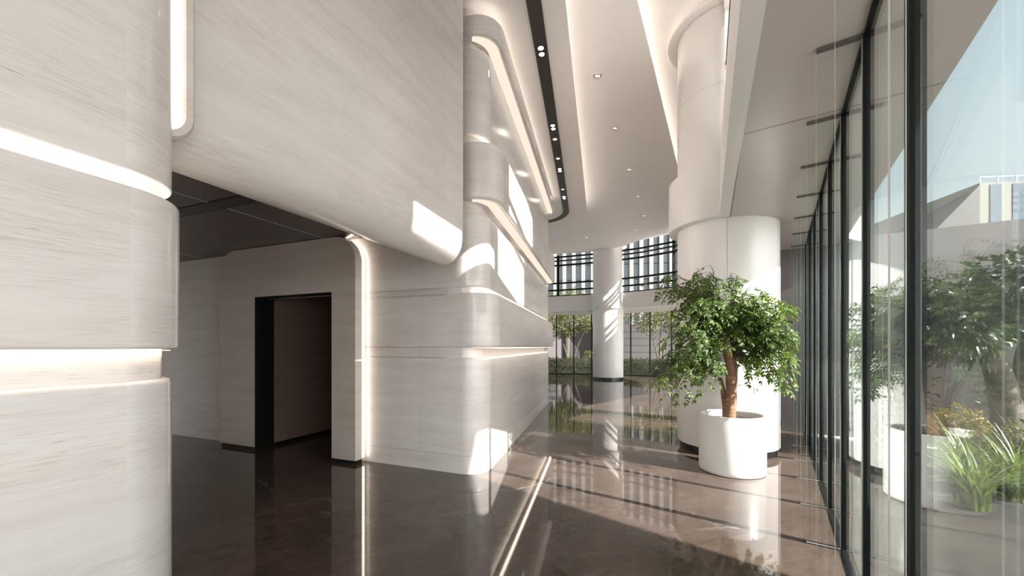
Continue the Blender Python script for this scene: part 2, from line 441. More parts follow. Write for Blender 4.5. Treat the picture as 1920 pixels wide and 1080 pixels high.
m.grid(rows); m.build('niche_rim', M['marble_warm'], lint, angle=50)

# ------------------------------------------------------------------ doorway recess: panel, door opening, dark ceiling
pp0 = Vector((-1.985, 5.03))                          # right foot of the panel, runs along V
back = struct('wall_back', 'pale marble panel with rounded upper corners and a dark door opening, in the recess', 'wall')
def on_panel(t, d, z): q = pp0 + V*t + U*d; return (q.x, q.y, z)
def t_of(px):                                         # distance along the panel where a sight line meets it
    r = (px-960)/745; return (r*pp0.y - pp0.x)/(V.x - r*V.y)
tl = 2.65; zt = 2.925; th = .12
td0, td1, dz = 0.395, 1.86, 2.215                     # door opening
m = MB(); rc = .34
# outline pieces: right leg, left leg, head
def arc_pts(cx, cz, r, a0, a1, n=12): return [(cx+r*math.cos(a0+(a1-a0)*k/n), cz+r*math.sin(a0+(a1-a0)*k/n)) for k in range(n+1)]
outer = [(0, .05)] + arc_pts(rc, zt-rc, rc, PI, PI/2) + arc_pts(tl-rc, zt-rc, rc, PI/2, 0) + [(tl, .05)]
hole = [(td1, .05), (td1, dz), (td0, dz), (td0, .05)]
ring = outer + hole
for d, rev in ((0, False), (th, True)):
    pts3 = [on_panel(t, d, z) for t, z in ring]; uv = [(t, z) for t, z in ring]
    m.face(pts3[::-1] if rev else pts3, uv[::-1] if rev else uv)
for (ta, za), (tb, zb_) in zip(ring, ring[1:]+ring[:1]):
    m.face([on_panel(ta,0,za), on_panel(ta,th,za), on_panel(tb,th,zb_), on_panel(tb,0,zb_)], [(ta,za),(ta+.1,za),(tb+.1,zb_),(tb,zb_)])
m.build('door_panel', M['marble_warm'], back, angle=30)
m = MB()
for a, b in ((.012, td0), (td1, tl-.012)):
    qa, qb = pp0+V*a+U*.03, pp0+V*b+U*.03
    m.prism([(qa.x,qa.y),(qb.x,qb.y),((qb+U*.1).x,(qb+U*.1).y),((qa+U*.1).x,(qa+U*.1).y)], 0, .05)
m.build('plinth', M['dark'], back, smooth=False)
# light strip behind the panel's right edge, washing the wall beside it
m = MB()
edge = [(.006, .06)] + [(rc-(rc-.006)*math.cos(a*PI/2/10), zt-rc+(rc-.006)*math.sin(a*PI/2/10)) for a in range(10)]
rows = [[on_panel(t+.004, th+.012, z), on_panel(t+.004, th+.05, z)] for t, z in edge]
m.grid(rows); o = m.build('light_strip', M['led'], back, smooth=False); o['label'] = 'white light strip behind the panel edge'
m = MB()
rows = [[on_panel(tl-.006, th+.012, z), on_panel(tl-.006, th+.04, z)] for z in (.06, 1.2, 2.5)]
m.grid(rows); o = m.build('light_strip', M['led_pale'], back, smooth=False); o['label'] = 'faint light strip behind the far panel edge'
# door reveal lined in black, then the marble side wall of the passage
m = MB()
q = pp0+V*td1; r_ = pp0+V*td0
for sg, pnt in ((1, q), (-1, r_)):
    a = pnt-V*(.006*sg); b = pnt+V*(.03*sg)
    m.prism([(p.x,p.y) for p in (a-U*.003, a+U*.29, b+U*.29, b+U*.125, pnt+U*.125, pnt-U*.003)][::(-1 if sg > 0 else 1)], 0, dz)
a, b = q+V*.03, r_-V*.03
m.prism([(p.x,p.y) for p in (q+U*.0-U*.003, r_-U*.003, r_+U*.29, q+U*.29)], dz-.012, dz-.0005)
m.build('door_reveal', M['dark'], back, smooth=False)
passage = struct('wall_passage', 'dim marble side wall of the passage seen through the door opening', 'wall')
m = MB(); a = q+V*.002+U*.285; b = a+U*3.2
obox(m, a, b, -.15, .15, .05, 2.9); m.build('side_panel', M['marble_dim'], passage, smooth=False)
m = MB(); obox(m, a, b, -.15, .158, 0, .05); m.build('plinth', M['dark'], passage, smooth=False)
m = MB(); cz = r_-V*.3+U*.3; obox(m, b+U*.0+V*.1, cz+U*3.2-V*.3, 0, .1, 0, 2.9); obox(m, cz, cz+U*3.2, 0, .1, 0, 2.9)
qq = [a+V*.3, cz-V*.2, cz-V*.2+U*3.4, a+V*.3+U*3.4]; m.prism([(p.x,p.y) for p in qq], 2.6, 2.7)
m.build('far_wall', M['brownpanel'], passage, smooth=False)
# dark recess ceiling
ceil_r = struct('ceiling_recess', 'dark brown panelled ceiling over the doorway recess', 'ceiling')
def uvp(u, v): p = corner + U*u + V*v; return (p.x, p.y)
m = MB(); m.prism([uvp(.0,.45), uvp(.0,6.3), uvp(-5.6,6.3), uvp(-5.6,2.6), uvp(-3.2,.62), uvp(-.36,.62)], 2.93, 3.03)
m.build('ceiling_panel', M['brownpanel'], ceil_r, smooth=False)
m = MB()
m.prism([uvp(-1.42,.6), uvp(-1.42,6.2), uvp(-1.60,6.2), uvp(-1.60,.6)], 2.924, 2.931)
m.build('ceiling_slot', M['dark'], ceil_r, smooth=False)
m = MB()
for v in (2.25, 5.0):
    m.prism([uvp(-.1,v), uvp(-.1,v+.006), uvp(-5,v+.006), uvp(-5,v)], 2.927, 2.931)
m.build('panel_joint', M['column'], ceil_r, smooth=False)
m = MB(); a = corner+V*6.2-U*6; obox(m, a, corner+V*6.2+U*.3, -.15, .15, 0, 3.0)
o = m.build('wall_recess', M['marble_warm'], smooth=False); mark(o, 'pale marble side wall at the far left of the doorway recess', 'wall')

# ------------------------------------------------------------------ facade lines
def Gx(y): return .4975+.667*y
Gd = Vector((.667,1)).normalized(); Gn = Vector((Gd.y, -Gd.x))       # outward normal
def Lx(y): return .17+.49*y
Ld = Vector((.49,1)).normalized(); Ln = Vector((Ld.y,-Ld.x))
def Gp(y): return Vector((Gx(y), y))
def Lp(y): return Vector((Lx(y), y))
upper_far = [Vector(p) for p in [(3.12,5.9),(5.2,9.2),(6.75,12.8),(7.1,15.0),(6.75,16.55),(5.75,17.6),(4.47,18.5),(2.25,19.45),(.2,20.1),(-2,20.4),(-5,20.6)]]
lower_far = [Vector(p) for p in [(5.1,6.9),(8.0,10),(9.1,14),(9.0,17),(8.35,18.6),(7.75,19.3),(6.98,20.1),(6.17,20.65),(5.2,21.2),(4.3,21.5),(3.39,21.8),(2.46,22.0),(1.4,22.2),(-2,22.5),(-5,22.6)]]

# ceilings -----------------------------------------------------------
ceil = struct('ceiling', 'layered cream plaster ceiling with curved stepped edges', 'ceiling')
m = MB(); m.prism([(-11,-3),(Lx(-3)+.12,-3)]+[(p.x+.1,p.y) for p in upper_far[0:5]]+[(p.x,p.y+.1) for p in upper_far[5:]]+[(-11,20.7)], 6.25, 6.5)
m.build('high_layer', M['plaster'], ceil, smooth=False)
e1 = rounded([(-1.084,-3),(2.42,12.65),(-3,15.9),(-11,15.9)], [1.5,3], 20)
m = MB(); m.prism([(p.x,p.y) for p in e1]+[(-11,-3)], 5.5, 5.55); m.build('bulkhead_layer', M['plaster'], ceil)
e2 = rounded([(.3,2.6),(6.3,14.0),(4.5,18.3),(-5,20.4)], [5,3], 24)
main = [(p.x,p.y) for p in e2]+[(-11,20.3),(-11,15.5),(-3,15.5),(1.9,12.7)]
m = MB(); m.prism(main, 5.9, 5.94); m.build('middle_layer', M['plaster'], ceil)
# cove light strips hidden on top of each layer's lip
def strip_along(path, off0, off1, z, name, parent, mat):
    f = path_frames(path, 1); m = MB(); sweep(m, f, [(off0, z), (off1, z)]); o = m.build(name, mat, parent, smooth=False); return o
strip_along(e1[:-2], -.34, -.26, 5.562, 'cove_light', ceil, M['led_dim'])
strip_along(e2[:-4], -.30, -.22, 5.952, 'cove_light', ceil, M['led_dim'])
# black lighting track in the bulkhead
tr = rounded([(-1.19,-3),(1.76,12.55),(-4,14.3)], [1.0], 18)
f = path_frames(tr, 1); m = MB()
sweep(m, f, [(.085,5.505),(.085,5.478),(-.085,5.478),(-.085,5.505)])
track = m.build('lighting_track', M['track']); tag(track, 'long black recessed lighting track curving along the top of the marble wall', 'lighting track')
# spotlights in the track
def track_x(y): return -1.19+(y+3)*(2.95/15.55)
ords = ['first','second','third','fourth','fifth','sixth','seventh','eighth','ninth']
spots = [(5.35,'twin'),(7.2,'twin'),(7.62,'one'),(8.4,'one'),(8.95,'twin'),(10.05,'one'),(10.6,'twin')]
for i, (y, kind) in enumerate(spots):
    x = track_x(y); t = thing('spotlight', f'{"twin-lens" if kind=="twin" else "single round"} recessed spotlight in the black track, {ords[i]} from the near end', 'spotlight', (x,y,5.478), 'spotlights in the black track')
    for k in ((-.055,.055) if kind == 'twin' else (0,)):
        m = MB(); m.lathe(x+k*.19, y+k, [(.030,5.477),(.046,5.470),(.050,5.478)], 20); bz = m.build('bezel', M['steel'] if kind == 'one' else M['dark'], t, base=(x,y,5.478))
        m = MB(); m.face([(x+k*.19+.034*math.cos(a*PI/10), y+k+.034*math.sin(a*PI/10), 5.474) for a in range(20)][::-1]); m.build('lens', M['lamp'] if kind == 'twin' else M['downlamp'], bz, smooth=False, base=(x,y,5.478))
dl = [(1.385,6.45),(2.07,7.995),(2.915,9.87),(3.68,11.62),(4.44,13.33),(4.66,14.97),(3.0,15.99)]
for i, (x, y) in enumerate(dl):
    t = thing('downlight', f'small round chrome downlight in the cream ceiling, {ords[i]} of the row from the near end', 'downlight', (x,y,5.9), 'downlights in the cream ceiling')
    m = MB(); m.lathe(x, y, [(.042,5.899),(.05,5.888),(.062,5.888),(.068,5.9)], 28); rg = m.build('ring', M['steel'], t, base=(x,y,5.9))
    for k in (-.02,.02):
        m = MB(); m.lathe(x+k, y, [(.0005,5.886),(.014,5.887),(.017,5.897)], 14); m.build('lens', M['downlamp'], rg, base=(x,y,5.9))

# columns ------------------------------------------------------------
def column(x, y, r, zc0, zc1, rc, ztop, label, rings):
    t = thing('column', label, 'column', (x,y,0))
    m = MB(); m.lathe(x, y, [(r-.03,0),(r-.03,.10)], 96); m.build('plinth_ring', M['dark'], t, base=(x,y,0))
    m = MB(); m.lathe(x, y, [(r-.03,.098),(r-.004,.10),(r,.106),(r,zc0+.01)], 96); m.build('shaft', M['column'], t, base=(x,y,0))
    m = MB(); m.lathe(x, y, [(r-.01,zc0),(rc-.006,zc0),(rc,zc0+.006),(rc,zc1-.006),(rc-.006,zc1),(r-.01,zc1)], 96); m.build('collar', M['column'], t, base=(x,y,0), angle=50)
    m = MB(); m.lathe(x, y, [(r,zc1-.02),(r,ztop)], 96); m.build('upper_shaft', M['column'], t, base=(x,y,0))
    m = MB(); m.lathe(x, y, [(r,ztop-.16),(r+.03,ztop-.18),(r+.14,ztop-.18),(r+.15,ztop-.165),(r+.14,ztop-.15),(r+.02,ztop-.15)], 96); o = m.build('ceiling_ring', M['plaster'], t, base=(x,y,0))
    m = MB(); m.lathe(x, y, [(r+.06,ztop-.14),(r+.09,ztop-.14)], 64); o = m.build('ring_light', M['led_faint'], t, base=(x,y,0), smooth=False); o['label'] = 'warm glowing ring'
    m = MB()
    for z in rings:
        m.lathe(x, y, [(r+.0006,z-.002),(r+.0012,z),(r+.0006,z+.002)], 96)
    a = math.atan2(-y,-x)+.02
    for z0, z1 in ((.11,zc0),(zc1,ztop-.2)):
        p = Vector((x+(r+.001)*math.cos(a), y+(r+.001)*math.sin(a))); m.box((p.x,p.y,(z0+z1)/2), .004, .003, z1-z0, Vector((-math.sin(a), math.cos(a))))
    m.build('panel_seam', M['seam'], t, smooth=False, base=(x,y,0))
    return t
c1 = Vector((3.17,5.88))
column(c1.x, c1.y, .665, 3.224, 3.95, .79, 6.26, 'large white round column with a wide collar, behind the potted tree', (5.05,))
column(4.47, 18.5, .69, 3.22, 3.95, .76, 6.26, 'slimmer looking white round column far back between the windows', (2.2,5.2))
# socket on the near column
t = thing('socket_plate', 'small grey socket plate on the sunlit white column', 'socket', (0,0,0))
a = math.atan2(-c1.y, 4.05-c1.x)-.42; a = math.radians(-86)
p = c1+Vector((math.cos(a), math.sin(a)))*.668; t.location = (p.x,p.y,.93)
m = MB(); m.box((p.x,p.y,.93), .075, .012, .075, Vector((-math.sin(a), math.cos(a)))); pt = m.build('plate', M['glass_edge'], t, smooth=False, base=(p.x,p.y,.93))
m = MB(); p2 = p+Vector((math.cos(a), math.sin(a)))*.007; m.box((p2.x,p2.y,.93), .03, .004, .03, Vector((-math.sin(a), math.cos(a)))); m.build('insert', M['joint'], pt, smooth=False, base=(p.x,p.y,.93))

# low soffit, fascia band, roof ---------------------------------------
low = struct('ceiling_low', 'low satin white soffit between the near column and the glass wall', 'ceiling')
edge_out = lambda y: Vector((Gx(y)+.5/.832, y))
poly = [Lp(-3)+Ln*.02, Lp(5.4)+Ln*.02, Vector((3.1,6.0)), Vector((3.4,7.0)), Vector((3.6,7.84)), Vector((5.75,6.5)), edge_out(6.3), edge_out(-3)]
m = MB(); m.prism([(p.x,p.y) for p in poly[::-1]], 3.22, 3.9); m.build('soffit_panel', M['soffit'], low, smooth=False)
m = MB()
a = Vector((1.235-2.0,1.95-4.0)); b = Vector((1.235+.5*4.2,1.95+4.2))
obox(m, a, b, -.004, .008, 3.2185, 3.221)
for y0 in (.2, 3.28, 6.0):
    p = Lp(y0); obox(m, p, p+Gn*(.49-(p.x-.4975-.667*p.y)*.832), -.0025, .005, 3.2188, 3.221)
m.build('soffit_joint', M['joint'], low, smooth=False)
band_ = struct('trim_1', 'cream fascia band running from the near column towards the camera above the soffit', 'trim')
m = MB(); obox(m, Lp(-3), Lp(5.3), 0, .115, 3.218, 3.95); m.build('fascia', M['column'], band_, smooth=False)
band2 = struct('trim_2', 'grey-cream fascia band across the far windows either side of the far column', 'trim')
f = path_frames(subdivide(upper_far, 3), 1)
m = MB(); sweep(m, f, [(.12,3.95),(-.10,3.95),(-.10,3.22),(.12,3.22)]); m.build('fascia', M['column'], band2, angle=20)
m = MB()
up = subdivide(upper_far, 1.0)
def resample(path, n):
    L = [0]
    for p, q in zip(path, path[1:]): L.append(L[-1]+(q-p).length)
    out = []
    for k in range(n):
        t = L[-1]*k/(n-1); i = 0
        while i < len(L)-2 and L[i+1] < t: i += 1
        out.append(path[i].lerp(path[i+1], (t-L[i])/max(1e-6, L[i+1]-L[i])))
    return out
ua, la = resample([p+Vector((.05,.05)) for p in upper_far], 40), resample(lower_far, 40)
m.grid([[(a.x,a.y,3.24),(b.x,b.y,3.24)] for a, b in zip(ua, la)])
m.grid([[(a.x,a.y,3.7),(b.x,b.y,3.7)] for a, b in zip(ua, la)])
m.grid([[(b.x,b.y,3.24),(b.x,b.y,3.7)] for b in la])
m.build('soffit_panel', M['soffit'], band2, smooth=False)

# near upper facade: panes over the low roof, opaque panels added to shape sun patches ---------------------
w2 = struct('window_2', 'upper glazing with added sun-masking white panels above the low soffit, leading to the near column', 'window')
m = MB()
obox(m, Lp(-3), Lp(1.98), .05, .14, 3.9, 4.45); obox(m, Lp(-3), Lp(1.98), .05, .14, 6.1, 6.3); obox(m, Lp(1.98), Lp(5.3), .05, .14, 3.9, 4.37)
obox(m, Lp(1.98), Lp(3.58), .05, .14, 4.69, 6.3); obox(m, Lp(2.80), Lp(3.05), .05, .14, 4.3, 4.8); obox(m, Lp(3.58), Lp(5.3), .05, .14, 5.95, 6.3)
m.build('sun_mask', M['column'], w2, smooth=False)
for y in (-2.9, -1.2, .4, 2.0, 3.6, 5.28):
    m = MB(); p = Lp(y)+Ln*.12; m.box((p.x,p.y,5.1), .16 if y == 3.6 else .06, .12, 2.3, Ld); m.build('mullion', M['column'], w2, smooth=False)
for y0, y1, z0, z1 in ((-2.86,-1.24,4.45,6.1),(-1.16,.36,4.45,6.1),(.44,1.96,4.45,6.1),(2.02,3.56,4.37,4.69),(3.66,5.26,4.37,5.95)):
    m = MB(); obox(m, Lp(y0), Lp(y1), .11, .014, z0, z1); m.build('pane', M['glass'], w2, smooth=False)
for z in (5.2,):
    m = MB(); obox(m, Lp(3.66), Lp(5.26), .07, .09, z, z+.05); m.build('transom', M['frame'], w2, smooth=False)

# near glass wall with glass fins ------------------------------------------
w1 = struct('window_1', 'tall clear glass wall with dark mullions and glass fins along the right side', 'window')
ys = [1.43+.75*k for k in range(-6, 8)]
for i, y in enumerate(ys):
    p = Gp(y)
    m = MB(); m.box((p.x,p.y,1.61), .072, .044, 3.2, Gd); m.build('mullion', M['frame'], w1, smooth=False)
    a = p - Gn*.024; b = p - Gn*.225
    m = MB(); t = Gd*.0105
    m.prism([(q.x,q.y) for q in (a-t, a+t, b+t, b-t)], .001, 3.205)
    # the two long faces clear, the narrow edges frosted
    for k, fc in enumerate(m.f):
        pts_ = [Vector(m.v[j]) for j in fc]
        nrm = (pts_[1]-pts_[0]).cross(pts_[2]-pts_[0]).normalized()
        m.m[k] = 0 if abs(nrm.x*Gd.x+nrm.y*Gd.y) > .8 else 1
    o = m.build('glass_fin', [M['glass_fin'], M['glass_edge']], w1, smooth=False)
    m = MB(); c_ = (a+b)/2; m.box((c_.x,c_.y,3.212), .2, .035, .016, Gn); m.build('fin_bracket', M['joint'], o, smooth=False)
    if i < len(ys)-1:
        q0, q1 = Gp(y)+Gd*.038, Gp(ys[i+1])-Gd*.038
        m = MB(); obox(m, q0, q1, -.008, .016, .015, 3.215); m.build('pane', M['glass'], w1, smooth=False)
for z0, z1, nm in ((0,.014,'sill_channel'),(3.2,3.222,'head_channel')):
    m = MB(); obox(m, Gp(ys[0]), Gp(6.88), -.02, .04, z0, z1); m.build(nm, M['frame'], w1, smooth=False)
# end wall
ew = Vector((4.83,7.06)); ed = Vector((.85,-.53)).normalized()
m = MB(); obox(m, ew-ed*1.56, ew+ed*5.5, -.3, .3, 0, 3.3)
o = m.build('wall_end', M['greywall'], smooth=False); mark(o, 'plain grey wall closing the far end of the glass wall and running outside', 'wall')

# far upper and lower glazing ---------------------------------------------
w3 = struct('window_3', 'upper band of gridded windows across the far end of the hall', 'window')
for a, b in zip(upper_far[3:], upper_far[4:]):
    a2, b2 = a+(b-a).normalized()*.06, b-(b-a).normalized()*.06
    m = MB(); obox(m, a2, b2, -.008, .014, 3.95, 5.86); m.build('pane', M['glass'], w3, smooth=False)
    for z, h in ((4.22,.07),(4.56,.07),(5.43,.07),(5.66,.05),(5.84,.06),(3.95,.05)):
        m = MB(); obox(m, a, b, -.05, .1, z, z+h); m.build('transom', M['frame'], w3, smooth=False)
for p in [upper_far[3], upper_far[4]]+upper_far[7:-1]:
    m = MB(); m.box((p.x,p.y,4.95), .11, .12, 2.0); m.build('mullion', M['frame'], w3, smooth=False)
w4 = struct('window_4', 'tall lower glazing across the far end of the hall, facing the garden', 'window')
for a, b in zip(lower_far[0:], lower_far[1:]):
    m = MB(); t_ = (b-a).normalized(); obox(m, a+t_*.03, b-t_*.03, -.008, .014, .02, 3.25); m.build('pane', M['glass'], w4, smooth=False)
for p in lower_far[1:]:
    m = MB(); m.box((p.x,p.y,1.62), .05, .09, 3.24); m.build('mullion', M['frame'], w4, smooth=False)
m = MB()
for a, b in zip(lower_far[0:], lower_far[1:]): obox(m, a, b, -.03, .06, 0, .03)
m.build('sill_channel', M['frame'], w4, smooth=False)
# opaque upper facade between near column and the far windows
m = MB()
for a, b in zip(upper_far[0:3], upper_far[1:4]): obox(m, a, b, -.06, .12, 3.95, 6.3)
o = m.build('wall_right', M['column'], smooth=False); mark(o, 'white upper wall behind the near column', 'wall')

# ------------------------------------------------------------------ planter and its tree
px, py = 2.672, 4.835
pl = thing('planter', 'white round planter standing on the dark floor in front of the column', 'planter', (px,py,0))
r = .362; h = .685
m = MB(); m.lathe(px, py, [(.02,.003),(r-.02,.003),(r-.008,.006),(r-.001,.02),(r,.05),(r,h-.012),(r-.005,h-.002),(r-.012,h),(r-.03,h),(r-.038,h-.008),(r-.04,h-.03),(r-.042,h-.30)], 96)
m.build('pot', M['pot'], pl, base=(px,py,0))
m = MB(); rows = [[(px+rr_*math.cos(k*PI/20), py+rr_*math.sin(k*PI/20), h-.085+.02*math.exp(-rr_*rr_*30)+R.uniform(-.006,.006)) for k in range(40)] for rr_ in (.005,.08,.16,.24,.322)]
m.grid(rows, closed=True); sl_ = m.build('soil', M['soil'], pl, base=(px,py,0)); sl_['label'] = 'dark brown soil'

tree = thing('potted_tree', 'leafy green indoor tree with drooping branches, growing in the white planter', 'tree', (px,py,h-.08))
tb = Vector((px+.0,py,h-.11))
def bez(pts, n):
    out = []
    for k in range(n+1):
        t = k/n; q = [Vector(p) for p in pts]
        while len(q) > 1: q = [a.lerp(b, t) for a, b in zip(q, q[1:])]
        out.append(q[0])
    return out
def X(pxl, y): return (pxl-960)/745*y
def Z(pyl, y): return 1.5+(650-pyl)/745*y
trunks = []
P1 = [(X(1367,py),py,h-.12),(X(1370,py),py-.01,Z(735,py)),(X(1366,py),py-.03,Z(690,py)),(X(1358,py),py-.05,Z(650,py)),(X(1352,py),py-.04,Z(615,py)),(X(1352,py),py-.02,Z(585,py))]
P2 = [(X(1372,py),py+.02,h-.12),(X(1380,py),py+.06,Z(730,py)),(X(1386,py),py+.10,Z(690,py)),(X(1384,py),py+.14,Z(655,py)),(X(1388,py),py+.16,Z(610,py))]
P3 = [(X(1364,py),py+.03,h-.12),(X(1360,py),py+.07,Z(725,py)),(X(1352,py),py+.10,Z(700,py)),(X(1340,py),py+.12,Z(660,py))]
def smooth_path(P, sub=6):
    P = [Vector(p) for p in P]; out = []
    for i in range(len(P)-1):
        p0, p1, p2, p3 = P[max(0,i-1)], P[i], P[i+1], P[min(len(P)-1,i+2)]
        for k in range(sub):
            t = k/sub
            out.append(.5*((2*p1)+(p2-p0)*t+(2*p0-5*p1+4*p2-p3)*t*t+(3*p1-p0-3*p2+p3)*t**3))
    out.append(P[-1]); return out
for P, r0, r1 in ((P1,.066,.040),(P2,.042,.026),(P3,.030,.018)):
    sp = smooth_path(P); n = len(sp)
    rad = [r0+(r1-r0)*min(1,(k/(n-1))*1.15) + .012*math.exp(-k*.5) + .003*math.sin(k*1.7) for k in range(n)]
    m = MB(); m.tube(sp, rad, 16); m.build('trunk', M['bark'], tree, base=(px,py,h-.08)); trunks.append((sp, r1))
# branches and foliage
bm_ = MB(); lf_ = MB()
RB = random.Random(5)
def leaflet(mb, p, d, up, L, W, fold=.25, mi=0):
    d = d.normalized(); s = d.cross(up)
    if s.length < 1e-3: s = d.cross(Vector((1,0,0)))
    s.normalize(); nn = s.cross(d)
    q0, q1, q2, q3 = p, p+d*L*.33+s*W*.5-nn*W*fold*.3, p+d*L*.70+s*W*.36-nn*W*fold*.5-nn*L*.05, p+d*L-nn*L*.16
    r1, r2 = p+d*L*.33-s*W*.5-nn*W*fold*.3, p+d*L*.70-s*W*.36-nn*W*fold*.5-nn*L*.05
    c1_, c2_ = p+d*L*.33+nn*W*.08, p+d*L*.70-nn*L*.03
    b = len(mb.v)
    mb.v += [tuple(x) for x in (q0,q1,q2,q3,r1,r2,c1_,c2_)]
    for f in ((b,b+1,b+6),(b+1,b+2,b+7,b+6),(b+2,b+3,b+7),(b,b+6,b+4),(b+6,b+7,b+5,b+4),(b+7,b+3,b+5)):
        mb.f.append(f); mb.m.append(mi); mb.uv.append([(0,0)]*len(f))
def ok(p, gap=.0):
    if (p.xy-c1).length < .70 and p.z < 3.2: return False
    if (p.x-.4975-.667*p.y)*.832 > -.235: return False
    return True
nleaf = 0
def compound(p, d, L, rng):
    """a drooping pinnate leaf: rachis plus paired leaflets"""
    global nleaf
    d = d.normalized(); q = p.copy(); n = rng.choice((4,5,5,6))
    pts = [q.copy()]
    for k in range(n):
        d = (d+Vector((0,0,-.16))).normalized(); q = q+d*(L/n); pts.append(q.copy())
        if not ok(q): return
        side = d.cross(Vector((0,0,1)))
        if side.length < .05: side = Vector((1,0,0))
        side.normalize(); up = side.cross(d)
        if k > 0:
            for s in (-1,1):
                if rng.random() < .08: continue
                dd = d*.55+side*s*.85+Vector((rng.uniform(-.2,.2),rng.uniform(-.2,.2),rng.uniform(-.35,.02)))
                upv = (up+Vector((rng.uniform(-.6,.6),rng.uniform(-.6,.6),rng.uniform(-.2,.4)))).normalized()
                leaflet(lf_, q, dd, upv, rng.uniform(.040,.062), rng.uniform(.019,.027)); nleaf += 1
    leaflet(lf_, q, d, up, rng.uniform(.055,.075), rng.uniform(.024,.03)); nleaf += 1
    lf_.tube(pts, .0016, 3, cap=False, mi=1)
def branch(start, end, lift, rng, r0, nl, span=.55, droop=.10):
    start, end = Vector(start), Vector(end)
    mid = start.lerp(end, .45)+Vector((0,0,lift))
    pts = bez([start, start.lerp(mid,.6)+Vector((0,0,lift*.4)), mid+Vector((rng.uniform(-.05,.05),rng.uniform(-.05,.05),0)), end], 14)
    for p in pts[3:]: p += Vector((rng.uniform(-.012,.012),rng.uniform(-.012,.012),rng.uniform(-.012,.012)))
    pts = [p for p in pts if ok(p)] or pts[:3]
    if len(pts) < 3: return
    bm_.tube(pts, [r0*(1-k/len(pts)*.85) for k in range(len(pts))], 6)
    for k in range(nl):
        t = 1-span*rng.random()**.8*1.0 if k else 1
        f_ = t*(len(pts)-1); i = min(len(pts)-2, int(f_)); p = pts[i].lerp(pts[i+1], f_-i)
        d = (pts[i+1]-pts[i]).normalized()
        out = Vector((p.x-px, p.y-py, 0)); out = out.normalized() if out.length > .01 else Vector((1,0,0))
        ang = rng.uniform(-1.5,1.5); rot = Matrix.Rotation(ang, 3, 'Z')
        dd = rot @ (out*.7+d.xy.to_3d()*.5) + Vector((0,0,rng.uniform(-.75,.35)))
        compound(p, dd, rng.uniform(.15,.25), rng)
# crown targets, measured as outline of the real crown: (px, py, depth offset, lift)
tips = []
for pxl, pyl in [(1240,540),(1262,520),(1300,512),(1335,512),(1375,520),(1410,540),(1440,555),(1470,570),(1490,590),(1500,620),(1505,655),(1500,690),(1490,640),(1478,720),(1462,690),
                 (1245,690),(1238,715),(1265,740),(1290,735),(1270,700),(1258,600),(1262,640),(1280,570),(1310,560),(1270,660),(1300,690),(1320,735),(1330,700),(1400,700),(1425,700),(1440,650),(1420,610),(1450,620),(1380,570),(1345,560),(1300,620),(1320,650),(1400,640),(1490,700),(1474,730),(1500,675),(1484,668),(1496,640)]:
    tips.append((pxl, pyl))
for i, (a, b) in enumerate(tips):
    edge_x = abs(a-1368)/150
    for rep in range(2):
        dy = RB.uniform(-.62,.34)*(1.05-.55*edge_x)
        if a > 1455: dy = RB.uniform(-.75,-.25)
        y = py+dy
        e = Vector((X(1368+(a-1368)*.98+RB.uniform(-8,8), y), y, Z(b-8+RB.uniform(-8,8), y)))
        sp, r1 = trunks[0] if (RB.random() < .6 and a < 1400) else trunks[1] if a > 1340 else trunks[2] if b > 640 else trunks[0]
        s0 = sp[int(len(sp)*RB.uniform(.62,1.0))-1]
        if s0.z > e.z+.5: s0 = sp[int(len(sp)*.7)]
        L = (e-s0).length
        branch(s0, e, .22*L+RB.uniform(.0,.08), RB, .009+.006*L, 10+int(6*L), .62)
# inner filling twigs
for k in range(40):
    a = RB.uniform(1290,1450); b = RB.uniform(530,640); y = py+RB.uniform(-.5,.3)
    e = Vector((X(a,y), y, Z(b,y))); sp, r1 = RB.choice(trunks[:2]); s0 = sp[int(len(sp)*RB.uniform(.8,1))-1]
    branch(s0, e, .12, RB, .009, 11, .5)
br = bm_.build('branches', M['twig'], tree, base=(px,py,h-.08)); lf_.build('foliage', [M['leaf'], M['leaf']], br, base=(px,py,h-.08), smooth=False)
print('leaflets', nleaf)

